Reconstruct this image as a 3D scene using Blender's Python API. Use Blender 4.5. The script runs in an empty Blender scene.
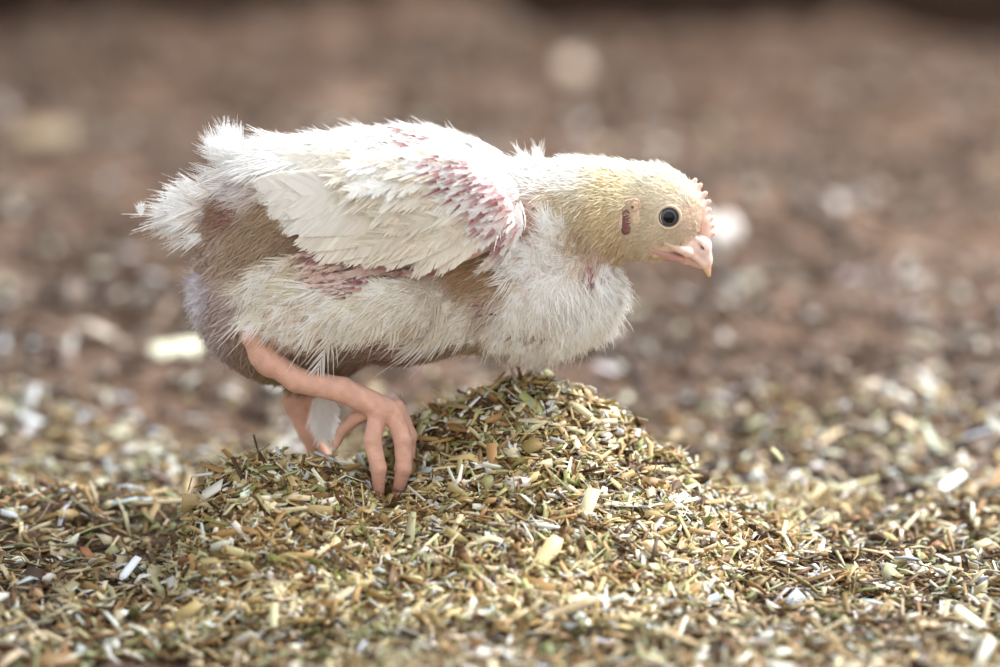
import bpy, math
import numpy as np
from mathutils import Vector

rng = np.random.default_rng(7)
C = bpy.context.scene.collection

# ------------------------------------------------------------------ camera, world, light, exposure
PITCH = math.radians(12.0)
DIST = 1.82
LENS = 135.0
S = 36.0 / LENS * DIST / 1000.0                    # metres per photo pixel at the focus plane
CP, SP = math.cos(PITCH), math.sin(PITCH)
ZC = (560 - 333.5) * S / CP                         # the height the lens looks at
CAM = np.array([0.0, -DIST * CP, ZC + DIST * SP])

cd = bpy.data.cameras.new('camera')
cd.lens = LENS; cd.sensor_width = 36.0; cd.clip_start = 0.05; cd.clip_end = 60
cam = bpy.data.objects.new('camera', cd); C.objects.link(cam)
cam.location = CAM.tolist(); cam.rotation_euler = (math.pi / 2 - PITCH, 0, 0)
cd.dof.use_dof = True; cd.dof.focus_distance = DIST - 0.035; cd.dof.aperture_fstop = 2.9
bpy.context.scene.camera = cam

w = bpy.data.worlds.new('world'); bpy.context.scene.world = w
w.use_nodes = True
nt = w.node_tree
bg = nt.nodes['Background']
tc = nt.nodes.new('ShaderNodeTexCoord'); sx = nt.nodes.new('ShaderNodeSeparateXYZ')
rp = nt.nodes.new('ShaderNodeValToRGB')
nt.links.new(tc.outputs['Generated'], sx.inputs[0]); nt.links.new(sx.outputs['Z'], rp.inputs[0])
nt.links.new(rp.outputs[0], bg.inputs[0])
rp.color_ramp.elements[0].position = 0.0; rp.color_ramp.elements[0].color = (0.62, 0.58, 0.53, 1)
rp.color_ramp.elements[1].position = 0.7; rp.color_ramp.elements[1].color = (0.88, 0.94, 1.0, 1)
# added fill: sky made brighter towards the camera to lift the chick's near side
mm = nt.nodes.new('ShaderNodeMath'); mm.operation = 'MULTIPLY_ADD'; mm.inputs[1].default_value = -0.85; mm.inputs[2].default_value = 0.85
cl_ = nt.nodes.new('ShaderNodeClamp'); cl_.inputs[1].default_value = 0.4; cl_.inputs[2].default_value = 1.9
nt.links.new(sx.outputs['Y'], mm.inputs[0]); nt.links.new(mm.outputs[0], cl_.inputs[0]); nt.links.new(cl_.outputs[0], bg.inputs[1])

def area(name, loc, target, size, power, col):
    l = bpy.data.lights.new(name, 'AREA'); l.shape = 'RECTANGLE'; l.size = size[0]; l.size_y = size[1]
    l.energy = power; l.color = col
    o = bpy.data.objects.new(name, l); C.objects.link(o); o.location = loc
    o.rotation_euler = (Vector(target) - Vector(loc)).to_track_quat('-Z', 'Y').to_euler()
    return o
area('barn_daylight', (1.4, 0.72, 1.8), (0.05, 0.05, 0.1), (1.3, 1.0), 135, (0.97, 0.98, 1.0))
area('roof_daylight', (0.4, 3.4, 3.2), (0.0, 2.6, 0.0), (3.0, 2.0), 30, (1.0, 0.95, 0.92))

vs = bpy.context.scene.view_settings
vs.view_transform = 'Standard'; vs.look = 'None'; vs.gamma = 1.0; vs.use_curve_mapping = False
vs.exposure = 0.28

# ------------------------------------------------------------------ small helpers
def lin(c):
    c = np.asarray(c, float) / 255.0
    return np.where(c <= 0.04045, c / 12.92, ((c + 0.055) / 1.055) ** 2.4)

def W(p):
    """chick space (photo px across, depth px, minus photo row) -> metres"""
    p = np.asarray(p, float)
    q = np.empty_like(p)
    q[..., 0] = (p[..., 0] - 500) * S
    q[..., 1] = p[..., 1] * S
    q[..., 2] = ZC + (333.5 + p[..., 2]) * S / CP
    return q

def Winv(q):
    q = np.asarray(q, float); p = np.empty_like(q)
    p[..., 0] = q[..., 0] / S + 500; p[..., 1] = q[..., 1] / S
    p[..., 2] = (q[..., 2] - ZC) * CP / S - 333.5
    return p

def on_plane(px, py, y):
    """metres: where the ray of a photo point crosses depth y"""
    k = 36.0 / LENS / 1000
    d = np.array([(px - 500) * k, CP + (333.5 - py) * k * SP, -SP + (333.5 - py) * k * CP])
    t = (y - CAM[1]) / d[1]
    return CAM + d * t

def nrm(v):
    return v / np.maximum(np.linalg.norm(v, axis=-1, keepdims=True), 1e-9)

def P(u, v, d=0.0):
    return np.array([u, d, -v], float)

def make_mesh(name, verts, faces_flat, loops_per, mats, parent=None, col=None, smooth=True, uv=None, matidx=None):
    """faces_flat: (F,k) index array"""
    me = bpy.data.meshes.new(name)
    F, k = faces_flat.shape
    me.vertices.add(len(verts)); me.vertices.foreach_set('co', np.asarray(verts, np.float32).ravel())
    me.loops.add(F * k); me.loops.foreach_set('vertex_index', faces_flat.astype(np.int32).ravel())
    me.polygons.add(F)
    me.polygons.foreach_set('loop_start', np.arange(0, F * k, k, dtype=np.int32))
    if smooth: me.polygons.foreach_set('use_smooth', np.ones(F, bool))
    if matidx is not None: me.polygons.foreach_set('material_index', matidx.astype(np.int32))
    me.update(calc_edges=True); me.validate()
    if col is not None:
        a = me.color_attributes.new('Col', 'FLOAT_COLOR', 'POINT')
        c4 = np.ones((len(verts), 4), np.float32); c4[:, :3] = col
        a.data.foreach_set('color', c4.ravel())
    for m in (mats if isinstance(mats, (list, tuple)) else [mats]): me.materials.append(m)
    o = bpy.data.objects.new(name, me); C.objects.link(o)
    if parent is not None: o.parent = parent
    return o

def tag(o, label=None, cat=None, group=None, kind=None):
    if label: o['label'] = label
    if cat: o['category'] = cat
    if group: o['group'] = group
    if kind: o['kind'] = kind
    return o

def vnoise(x, y, scale, seed):
    r = np.random.default_rng(seed)
    T = r.random((256, 256))
    x = np.asarray(x) / scale + 37.3; y = np.asarray(y) / scale + 91.7
    xi = np.floor(x).astype(int); yi = np.floor(y).astype(int)
    fx = x - xi; fy = y - yi
    fx = fx * fx * (3 - 2 * fx); fy = fy * fy * (3 - 2 * fy)
    g = lambda a, b: T[a % 256, b % 256]
    return (g(xi, yi) * (1 - fx) + g(xi + 1, yi) * fx) * (1 - fy) + (g(xi, yi + 1) * (1 - fx) + g(xi + 1, yi + 1) * fx) * fy - 0.5

# ------------------------------------------------------------------ materials
def new_mat(name):
    m = bpy.data.materials.new(name); m.use_nodes = True
    return m, m.node_tree, m.node_tree.nodes['Principled BSDF']

def attr_mat(name, rough=0.7, spec=0.3, sss=0.0, bump=0.0, bscale=300, sheen=0.0, coat=0.0):
    m, t, b = new_mat(name)
    a = t.nodes.new('ShaderNodeVertexColor'); a.layer_name = 'Col'
    t.links.new(a.outputs[0], b.inputs['Base Color'])
    b.inputs['Roughness'].default_value = rough
    b.inputs['Specular IOR Level'].default_value = spec
    if sss:
        b.inputs['Subsurface Weight'].default_value = sss
        b.inputs['Subsurface Radius'].default_value = (1.0, 0.35, 0.25)
        b.inputs['Subsurface Scale'].default_value = 0.002
    if coat: b.inputs['Coat Weight'].default_value = coat; b.inputs['Coat Roughness'].default_value = 0.03
    if bump:
        tcx = t.nodes.new('ShaderNodeTexCoord'); n = t.nodes.new('ShaderNodeTexNoise')
        n.inputs['Scale'].default_value = bscale; n.inputs['Detail'].default_value = 4
        bp = t.nodes.new('ShaderNodeBump'); bp.inputs['Strength'].default_value = bump; bp.inputs['Distance'].default_value = 0.001
        t.links.new(tcx.outputs['Object'], n.inputs[0]); t.links.new(n.outputs[0], bp.inputs['Height'])
        t.links.new(bp.outputs[0], b.inputs['Normal'])
    return m

def feather_mat(name, trans=0.35):
    m = bpy.data.materials.new(name); m.use_nodes = True
    t = m.node_tree; t.nodes.remove(t.nodes['Principled BSDF'])
    out = t.nodes['Material Output']
    a = t.nodes.new('ShaderNodeVertexColor'); a.layer_name = 'Col'
    d = t.nodes.new('ShaderNodeBsdfDiffuse'); r = t.nodes.new('ShaderNodeBsdfTranslucent')
    mx = t.nodes.new('ShaderNodeMixShader'); mx.inputs[0].default_value = trans
    t.links.new(a.outputs[0], d.inputs[0]); t.links.new(a.outputs[0], r.inputs[0])
    t.links.new(d.outputs[0], mx.inputs[1]); t.links.new(r.outputs[0], mx.inputs[2])
    t.links.new(mx.outputs[0], out.inputs[0])
    return m

M_skin = attr_mat('chick_skin', 0.62, 0.3, 0.25, 0.5, 900)
M_down = feather_mat('down', 0.35)
M_vane = feather_mat('feather_vane', 0.28)
M_comb = attr_mat('comb_flesh', 0.5, 0.4, 0.12, 0.2, 1500)
M_beak = attr_mat('beak_horn', 0.38, 0.5, 0.3, 0.15, 900)
M_eye = attr_mat('eye_gloss', 0.08, 0.35)
M_claw = attr_mat('claw_horn', 0.4, 0.5)
M_chip = attr_mat('hay_chip', 0.55, 0.35)

# ------------------------------------------------------------------ signed-distance sculpting (photo px units)
def sd_ell(p, c, r, ang=0.0):
    q = p - c
    if ang:
        a = math.radians(ang); x = q[..., 0] * math.cos(a) + q[..., 2] * math.sin(a); z = -q[..., 0] * math.sin(a) + q[..., 2] * math.cos(a)
        q = np.stack([x, q[..., 1], z], -1)
    r = np.asarray(r, float)
    k0 = np.linalg.norm(q / r, axis=-1); k1 = np.linalg.norm(q / (r * r), axis=-1)
    return k0 * (k0 - 1.0) / np.maximum(k1, 1e-6)

def sd_cone(p, a, b, ra, rb, flat=1.0):
    """tapered capsule, flat = depth squeeze"""
    a = np.array(a, float); b = np.array(b, float); ba = b - a
    pa = p - a
    h = np.clip((pa @ ba) / (ba @ ba), 0, 1)
    q = pa - h[..., None] * ba
    if flat != 1.0: q = q * np.array([1, 1 / flat, 1])
    return np.linalg.norm(q, axis=-1) - (ra + (rb - ra) * h)

def smin(a, b, k):
    h = np.clip(0.5 + 0.5 * (b - a) / k, 0, 1)
    return b * (1 - h) + a * h - k * h * (1 - h)

def chain(p, pts, rs, k=3.0):
    d = None
    for i in range(len(pts) - 1):
        e = sd_cone(p, pts[i], pts[i + 1], rs[i], rs[i + 1])
        d = e if d is None else smin(d, e, k)
    return d

NEAR_TOES = [
    ([P(380, 398, -64), P(374, 424, -72), P(380, 450, -76), P(380, 482, -72)], [9.5, 8.8, 8, 5]),
    ([P(394, 398, -62), P(404, 424, -68), P(405, 452, -70), P(396, 490, -62)], [10, 9, 8, 5]),
    ([P(398, 396, -56), P(409, 424, -52), P(408, 452, -46), P(404, 486, -40)], [9.5, 8.5, 7, 4.5]),
    ([P(378, 396, -58), P(356, 408, -48), P(343, 422, -42), P(337, 436, -40)], [8, 6.5, 5.5, 3.5]),
]
FAR_TOES = [
    ([P(320, 478, 46), P(345, 490, 30), P(375, 493, 20)], [7, 7, 4]),
    ([P(320, 478, 46), P(350, 488, 48), P(392, 490, 50)], [7, 7, 4]),
    ([P(320, 478, 46), P(345, 486, 62), P(372, 488, 76)], [7, 6, 4]),
    ([P(320, 478, 46), P(300, 488, 50), P(284, 491, 52)], [7, 5, 3.5]),
]

def sd_trunk(p):
    d = sd_ell(p, P(372, 229), (158, 74, 86), 2)
    d = smin(d, sd_ell(p, P(284, 292), (86, 66, 88)), 30)
    d = smin(d, sd_ell(p, P(400, 290), (100, 62, 72)), 25)
    d = smin(d, sd_ell(p, P(520, 276), (80, 60, 80), -20), 30)
    d = smin(d, sd_ell(p, P(570, 272), (42, 42, 62), 25), 22)
    d = smin(d, sd_cone(p, P(505, 219), P(588, 212), 50, 44), 22)
    d = smin(d, sd_cone(p, P(588, 213), P(648, 213), 46, 44.5, 0.86), 15)
    d = smin(d, sd_ell(p, P(659, 216), (40, 33, 38)), 12)
    d = smin(d, sd_cone(p, P(270, 205), P(212, 218), 52, 26), 20)
    return d

def sd_legs(p):
    k = 10
    d = sd_cone(p, P(405, 290, -44), P(300, 304, -54), 40, 34)
    d = smin(d, sd_cone(p, P(300, 304, -54), P(264, 322, -60), 28, 14), k)
    d = smin(d, sd_cone(p, P(259, 324, -60), P(272, 350, -62), 13.5, 12.5), 6)
    d = smin(d, chain(p, [P(266, 342, -62), P(300, 366, -64), P(345, 376, -64), P(386, 396, -62)], [13, 12, 12.5, 13]), 6)
    for pts, rs in NEAR_TOES: d = smin(d, chain(p, pts, rs, 2.0), 3.0)
    e = sd_cone(p, P(350, 330, 34), P(318, 372, 44), 44, 24)
    e = smin(e, sd_cone(p, P(318, 372, 44), P(292, 412, 46), 22, 12), k)
    e = smin(e, sd_cone(p, P(292, 412, 46), P(320, 476, 46), 13, 9.5), 5)
    for pts, rs in FAR_TOES: e = smin(e, chain(p, pts, rs, 2.0), 3.0)
    return np.minimum(d, e)

def sd_body(p):
    return smin(sd_trunk(p), sd_legs(p), 7)

def sd_wing(p):
    q = p.copy(); q[..., 1] = -np.abs(q[..., 1])
    d = sd_ell(q, P(425, 206, -68), (88, 17, 50), 3)
    return smin(d, sd_ell(q, P(358, 196, -64), (64, 12, 34), -6), 14)

def sd_all(p):
    return np.minimum(sd_body(p), sd_wing(p))

def grad(f, p, e=0.6):
    g = np.empty_like(p)
    for i in range(3):
        o = np.zeros(3); o[i] = e
        g[..., i] = f(p + o) - f(p - o)
    return nrm(g)

def project(f, p, off=0.0, it=3):
    for _ in range(it):
        p = p - (f(p) - off)[..., None] * grad(f, p)
    return p

def surface_net(f, lo, hi, h):
    lo = np.array(lo, float); hi = np.array(hi, float)
    n = np.ceil((hi - lo) / h).astype(int) + 1
    ax = [lo[i] + h * np.arange(n[i]) for i in range(3)]
    V = np.empty(n, np.float32)
    Y, Z = np.meshgrid(ax[1], ax[2], indexing='ij')
    for i in range(0, n[0], 16):
        xs = ax[0][i:i + 16]
        G = np.empty((len(xs),) + Y.shape + (3,)); G[..., 0] = xs[:, None, None]; G[..., 1] = Y; G[..., 2] = Z
        V[i:i + 16] = f(G)
    ins = V < 0
    cs = np.zeros(n - 1, int); sh = [slice(None, -1), slice(1, None)]
    for a in (0, 1):
        for b in (0, 1):
            for c in (0, 1): cs += ins[sh[a], sh[b], sh[c]]
    act = (cs > 0) & (cs < 8)
    idx = -np.ones(n - 1, int); idx[act] = np.arange(act.sum())
    cells = np.argwhere(act)
    pos = np.zeros((len(cells), 3)); cnt = np.zeros(len(cells))
    for axis in range(3):
        o1, o2 = [k for k in range(3) if k != axis]
        for a in (0, 1):
            for b in (0, 1):
                s0 = cells.copy(); s0[:, o1] += a; s0[:, o2] += b
                s1 = s0.copy(); s1[:, axis] += 1
                v0 = V[tuple(s0.T)]; v1 = V[tuple(s1.T)]
                m = (v0 < 0) != (v1 < 0)
                t = np.where(m, v0 / np.where(v0 == v1, 1, v0 - v1), 0)
                pt = s0.astype(float); pt[:, axis] += t
                pos[m] += pt[m]; cnt[m] += 1
    verts = lo + h * pos / cnt[:, None]
    quads = []
    for axis in range(3):
        o1, o2 = (axis + 1) % 3, (axis + 2) % 3
        A = np.take(ins, range(n[axis] - 1), axis); B = np.take(ins, range(1, n[axis]), axis)
        for flip, m in ((False, A & ~B), (True, ~A & B)):
            e = np.argwhere(m)
            e = e[(e[:, o1] > 0) & (e[:, o2] > 0) & (e[:, o1] < n[o1] - 1) & (e[:, o2] < n[o2] - 1)]
            q = []
            for a, b in ((1, 1), (0, 1), (0, 0), (1, 0)):
                c = e.copy(); c[:, o1] -= a; c[:, o2] -= b
                q.append(idx[tuple(c.T)])
            q = np.stack(q, 1)
            if flip: q = q[:, ::-1]
            quads.append(q)
    return verts, np.concatenate(quads)

def sculpt(name, f, lo, hi, h, mat, parent, colf):
    v, q = surface_net(f, lo, hi, h)
    v = project(f, v, 0, 2)
    return make_mesh(name, W(v), q, 4, mat, parent, colf(v)), v, q

def hit(px, py, f=sd_all, start=-140):
    """first point of the sculpt seen at that photo point (in chick space)"""
    p = np.array([px, start, -(py + start * SP)], float)          # nearer points look lower
    dr = nrm(np.array([0, 1.0, -SP]))
    t = 0
    for _ in range(160):
        d = float(f((p + dr * t)[None])[0])
        if d < 0.05: return p + dr * t
        t += max(d * 0.7, 0.1)
        if t > 320: break
    return None

def at_depth(px, py, d):
    return P(px, py + d * SP, d)

# ------------------------------------------------------------------ coat map of the chick
# photo x, photo y, down rgb, skin rgb, length px, density, flow angle (deg, 0 right, 90 up), lift
COAT = [
    (655, 166, (252, 250, 238), (225, 205, 180), 7, 1.0, 170, .45),
    (615, 160, (255, 254, 246), (225, 205, 180), 8, 1.0, 175, .45),
    (688, 194, (252, 248, 236), (232, 210, 192), 6, 1.0, 160, .35),
    (692, 222, (236, 224, 204), (232, 206, 192), 4.2, 1.0, 170, .3),
    (666, 200, (246, 240, 222), (230, 208, 188), 5.5, 1.0, 175, .3),
    (664, 240, (234, 224, 202), (230, 208, 190), 4.5, 1.0, 195, .3),
    (645, 222, (234, 224, 200), (226, 204, 182), 5, 1.0, 190, .3),
    (640, 248, (232, 220, 196), (226, 204, 184), 5, 1.0, 200, .35),
    (600, 225, (236, 220, 186), (222, 198, 172), 7.5, 1.0, 205, .4),
    (610, 190, (246, 236, 208), (222, 200, 172), 7.5, 1.0, 190, .4),
    (612, 248, (228, 208, 176), (216, 190, 164), 8, 1.0, 220, .45),
    (575, 246, (214, 192, 164), (206, 176, 154), 9, .9, 235, .4),
    (560, 212, (232, 222, 196), (200, 170, 150), 9, 1.0, 215, .4),
    (565, 178, (255, 254, 250), (225, 205, 190), 11, 1.0, 185, .45),
    (530, 178, (255, 253, 250), (225, 205, 190), 14, 1.0, 180, .4),
    (535, 225, (222, 196, 182), (205, 165, 155), 9, .7, 225, .3),
    (508, 258, (204, 172, 136), (196, 158, 134), 9, 1.0, 215, .3),
    (470, 275, (200, 172, 140), (194, 158, 138), 9, 1.0, 200, .3),
    (520, 235, (200, 168, 140), (185, 140, 125), 8, .9, 215, .3),
    (570, 295, (255, 253, 250), (238, 220, 212), 15, 1.0, 280, .4),
    (545, 262, (252, 248, 244), (215, 185, 175), 14, 1.0, 100, .3),
    (615, 285, (255, 255, 252), (225, 200, 190), 16, 1.0, 300, .5),
    (600, 262, (232, 214, 205), (205, 165, 155), 10, .8, 250, .3),
    (600, 320, (255, 253, 250), (238, 220, 212), 15, 1.0, 300, .5),
    (560, 348, (246, 240, 230), (220, 196, 184), 13, 1.0, 275, .5),
    (520, 340, (224, 210, 190), (200, 166, 150), 10, .9, 265, .4),
    (490, 320, (225, 214, 200), (180, 140, 128), 12, .9, 230, .35),
    (455, 318, (240, 234, 222), (190, 155, 145), 14, 1.0, 200, .35),
    (410, 300, (244, 238, 226), (200, 165, 155), 16, 1.0, 215, .35),
    (425, 285, (236, 228, 216), (195, 160, 150), 14, 1.0, 200, .3),
    (360, 300, (236, 228, 208), (200, 165, 150), 15, 1.0, 205, .3),
    (345, 275, (206, 172, 166), (182, 128, 132), 9, .55, 200, .2),
    (385, 275, (200, 180, 172), (185, 148, 145), 8, .6, 200, .2),
    (300, 285, (234, 224, 202), (200, 165, 145), 14, 1.0, 215, .3),
    (260, 285, (222, 208, 188), (185, 150, 135), 12, 1.0, 225, .3),
    (275, 320, (236, 214, 200), (220, 180, 165), 9, .8, 240, .3),
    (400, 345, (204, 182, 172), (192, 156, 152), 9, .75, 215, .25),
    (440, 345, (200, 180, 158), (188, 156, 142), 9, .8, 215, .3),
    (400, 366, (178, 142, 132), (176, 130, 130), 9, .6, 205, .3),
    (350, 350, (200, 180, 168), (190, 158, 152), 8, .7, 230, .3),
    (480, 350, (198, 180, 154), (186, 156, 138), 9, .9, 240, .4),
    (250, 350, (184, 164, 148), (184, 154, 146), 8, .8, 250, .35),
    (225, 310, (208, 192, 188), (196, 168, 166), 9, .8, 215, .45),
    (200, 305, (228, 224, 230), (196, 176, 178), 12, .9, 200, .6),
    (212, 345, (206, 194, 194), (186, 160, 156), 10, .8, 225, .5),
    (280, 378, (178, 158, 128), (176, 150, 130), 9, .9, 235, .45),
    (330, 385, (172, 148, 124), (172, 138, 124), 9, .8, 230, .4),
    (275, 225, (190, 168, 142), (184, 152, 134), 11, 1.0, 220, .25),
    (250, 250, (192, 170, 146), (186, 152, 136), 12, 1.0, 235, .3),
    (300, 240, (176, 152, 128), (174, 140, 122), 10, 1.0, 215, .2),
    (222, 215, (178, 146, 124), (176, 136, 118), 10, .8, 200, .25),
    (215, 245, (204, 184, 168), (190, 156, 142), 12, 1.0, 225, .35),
    (240, 190, (238, 232, 230), (190, 150, 140), 13, 1.0, 200, .35),
    (205, 205, (240, 238, 236), (190, 150, 135), 14, 1.0, 190, .3),
    (290, 152, (252, 252, 254), (215, 190, 180), 14, 1.0, 185, .4),
    (350, 138, (255, 255, 255), (225, 205, 195), 15, 1.0, 180, .45),
    (430, 140, (255, 255, 255), (225, 205, 195), 15, 1.0, 175, .45),
    (490, 158, (255, 255, 254), (225, 205, 195), 14, 1.0, 175, .45),
    (400, 200, (235, 225, 215), (220, 180, 175), 8, .3, 190, .2),
]
CX = np.array([[c[0], c[1]] for c in COAT], float)
CDOWN = np.array([lin(c[2]) for c in COAT]); CSKIN = np.array([lin(c[3]) for c in COAT])
CPAR = np.array([[c[4], c[5], math.cos(math.radians(c[6])), math.sin(math.radians(c[6])), c[7]] for c in COAT])

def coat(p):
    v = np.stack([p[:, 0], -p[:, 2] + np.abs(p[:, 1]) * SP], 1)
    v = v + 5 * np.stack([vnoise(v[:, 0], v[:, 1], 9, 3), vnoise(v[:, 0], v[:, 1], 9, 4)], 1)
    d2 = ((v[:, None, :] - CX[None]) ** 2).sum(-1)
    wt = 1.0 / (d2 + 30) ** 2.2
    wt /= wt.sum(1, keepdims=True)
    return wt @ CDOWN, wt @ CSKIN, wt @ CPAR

def leg_weight(p):
    """1 on the bare scaly legs, 0 on the feathered body"""
    near = p[:, 1] < 0
    v = -p[:, 2]
    u = p[:, 0]
    bare_n = near & (sd_legs(p) < 2.5) & (sd_trunk(p) > 3) & (v - 0.45 * (300 - u) * (u < 300) > 322) & (v > 318)
    shank = chain(p, [P(259, 322, -60), P(272, 350, -62), P(300, 366, -64), P(345, 376, -64), P(390, 400, -62)], [16, 15, 15, 16, 17]) < 1.5
    bare_n = near & (shank | (v > 392))
    bare_f = (~near) & (v > 398)
    return (bare_n | bare_f).astype(float)

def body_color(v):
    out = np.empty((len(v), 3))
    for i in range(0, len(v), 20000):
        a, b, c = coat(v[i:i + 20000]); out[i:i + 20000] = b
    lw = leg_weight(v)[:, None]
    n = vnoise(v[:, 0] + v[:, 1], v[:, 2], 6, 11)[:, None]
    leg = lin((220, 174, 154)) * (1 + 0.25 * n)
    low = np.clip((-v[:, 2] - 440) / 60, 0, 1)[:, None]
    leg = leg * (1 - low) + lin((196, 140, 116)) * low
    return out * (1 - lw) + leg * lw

# ------------------------------------------------------------------ ribbons and feathers
def ribbons(P0, P1, P2, width, N, col0, col1, seg=3, taper=0.15):
    """many thin curved strands; returns verts, quads, colours (chick space)"""
    n = len(P0); ts = np.linspace(0, 1, seg + 1)
    T = nrm(P2 - P0); B = nrm(np.cross(N, T))
    vs_, cs_ = [], []
    for t in ts:
        c = (1 - t) ** 2 * P0 + 2 * t * (1 - t) * P1 + t * t * P2
        wd = (width * (1 - (1 - taper) * t ** 1.5) * 0.5)[:, None]
        vs_ += [c - B * wd, c + B * wd]
        cc = col0 * (1 - t) + col1 * t
        cs_ += [cc, cc]
    V = np.stack(vs_, 1).reshape(-1, 3); Cc = np.stack(cs_, 1).reshape(-1, 3)
    k = 2 * (seg + 1)
    base = (np.arange(n) * k)[:, None, None]
    q = np.array([[2 * i, 2 * i + 1, 2 * i + 3, 2 * i + 2] for i in range(seg)])[None]
    return V, (base + q).reshape(-1, 4), Cc

def feather_template(nb, hw, seed, ang=42, fray=0.12, gap=0.9, broad=False):
    """unit feather: s along 0..1, y across (fraction of length), z; barbs as ribbons"""
    r = np.random.default_rng(seed)
    S0, Y0, S1, Y1, wd = [], [], [], [], []
    for side in (-1, 1):
        for i in range(nb):
            t = 0.06 + 0.92 * (i + r.random() * 0.4) / nb
            prof = math.sin(math.pi * min(1, (t + 0.06) ** 0.75)) ** 0.55 if t < 0.96 else 0.35
            if broad: prof = min(1, 0.35 + 3 * t) * (1 - t ** 5) ** 0.5
            L = hw * max(prof, 0.12 if broad else 0.25) * (1 + r.normal() * fray)
            a = math.radians(ang - 18 * t + r.normal() * 4)
            S0.append(t); Y0.append(0.0)
            S1.append(t + L / math.tan(a)); Y1.append(side * L)
            wd.append(gap / nb * 1.6 * (0.8 + 0.4 * r.random()))
    return [np.array(x) for x in (S0, Y0, S1, Y1, wd)]

def feathers(P0, P1, P2, N, length, tmpl, col_base, col_tip, rach_col=None, zwave=0.0, seed=0, shaft=0.009, cup=0.0, tipw=0.35):
    """batch of barbed feathers from one template along quadratic curves"""
    r = np.random.default_rng(seed)
    S0, Y0, S1, Y1, wd = tmpl
    n = len(P0); m = len(S0)
    def curve(s):
        s = s[None, :, None]
        sc = np.clip(s, 0, 1)
        c = (1 - sc) ** 2 * P0[:, None] + 2 * sc * (1 - sc) * P1[:, None] + sc ** 2 * P2[:, None]
        T = 2 * (1 - sc) * (P1 - P0)[:, None] + 2 * sc * (P2 - P1)[:, None]
        Tn = nrm(T)
        c = c + Tn * (s - sc) * length[:, None, None]
        B = nrm(np.cross(N[:, None], Tn)); Nn = np.cross(Tn, B)
        return c, Tn, B, Nn
    secs = []
    for t in (0, 0.5, 1.0):
        s = S0 + (S1 - S0) * (t ** 1.25); y = Y0 + (Y1 - Y0) * t
        c, T, B, Nn = curve(s)
        L = length[:, None, None]
        mid = c + B * (y[None, :, None] * L) - Nn * (cup * np.abs(y)[None, :, None] * L)
        if zwave: mid = mid + Nn * (zwave * t * L * r.normal(size=(n, m, 1)))
        half = 0.5 * wd[None, :, None] * L * (1.0 if t < 0.9 else tipw)
        secs += [mid - T * half, mid + T * half]
    V = np.stack(secs, 2).reshape(-1, 3)
    base = (np.arange(n * m) * 6)[:, None, None]
    Q = (base + np.array([[0, 1, 3, 2], [2, 3, 5, 4]])[None]).reshape(-1, 4)
    cb = col_base[:, None] * np.ones((1, m, 1)); ct = col_tip[:, None] * np.ones((1, m, 1))
    tt = np.clip(S0, 0, 1)[None, :, None]
    jit = 1 + 0.05 * r.normal(size=(n, m, 1))
    cols = []
    for t in (0, 0.5, 1.0):
        f = np.clip(tt * 1.25 + 0.25 * t - 0.1, 0, 1) ** 0.8
        c = np.clip((cb * (1 - f) + ct * f) * jit, 0, 1)
        cols += [c, c]
    Cc = np.stack(cols, 2).reshape(-1, 3)
    # shaft
    rc = col_base * 0.6 + col_tip * 0.4 if rach_col is None else rach_col
    V2, Q2, C2 = ribbons(P0 + N * 0.25, P1 + N * 0.4, P0 * 0.08 + P2 * 0.92 + N * 0.25, length * shaft, N, rc, col_tip, seg=5)
    return np.concatenate([V, V2]), np.concatenate([Q, Q2 + len(V)]), np.concatenate([Cc, C2])

def merge(parts):
    V, Q, Cc, k = [], [], [], 0
    for v, q, c in parts:
        V.append(v); Q.append(q + k); Cc.append(c); k += len(v)
    return np.concatenate(V), np.concatenate(Q), np.concatenate(Cc)

def emit(name, parts, mat, parent):
    V, Q, Cc = merge(parts)
    return make_mesh(name, W(V), Q, 4, mat, parent, Cc)

def mirror(p):
    q = p.copy(); q[..., 1] *= -1; return q

# ================================================================== SETTING
def base_height(x, y):
    """barn floor in metres: gentle lumps, rougher further off"""
    h = 0.010 * vnoise(x, y, 0.13, 21) * 2 + 0.005 * vnoise(x, y, 0.05, 22)
    far = np.clip((y - 0.15) / 0.7, 0, 1)
    h = h + far * (0.034 * vnoise(x, y, 0.22, 23) + 0.034 * vnoise(x, y * 0.8, 0.075, 24) + 0.014 * vnoise(x, y, 0.030, 25))
    h = h + 0.016 * np.exp(-((x + 0.17) / 0.10) ** 2 - ((y - 0.035) / 0.035) ** 2)
    h = h + 0.010 * np.exp(-((x + 0.24) / 0.05) ** 2 - ((y - 0.01) / 0.03) ** 2)
    h = h - 0.012 * np.exp(-((x - 0.16) / 0.05) ** 2 - ((y - 0.12) / 0.05) ** 2)
    return h

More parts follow.
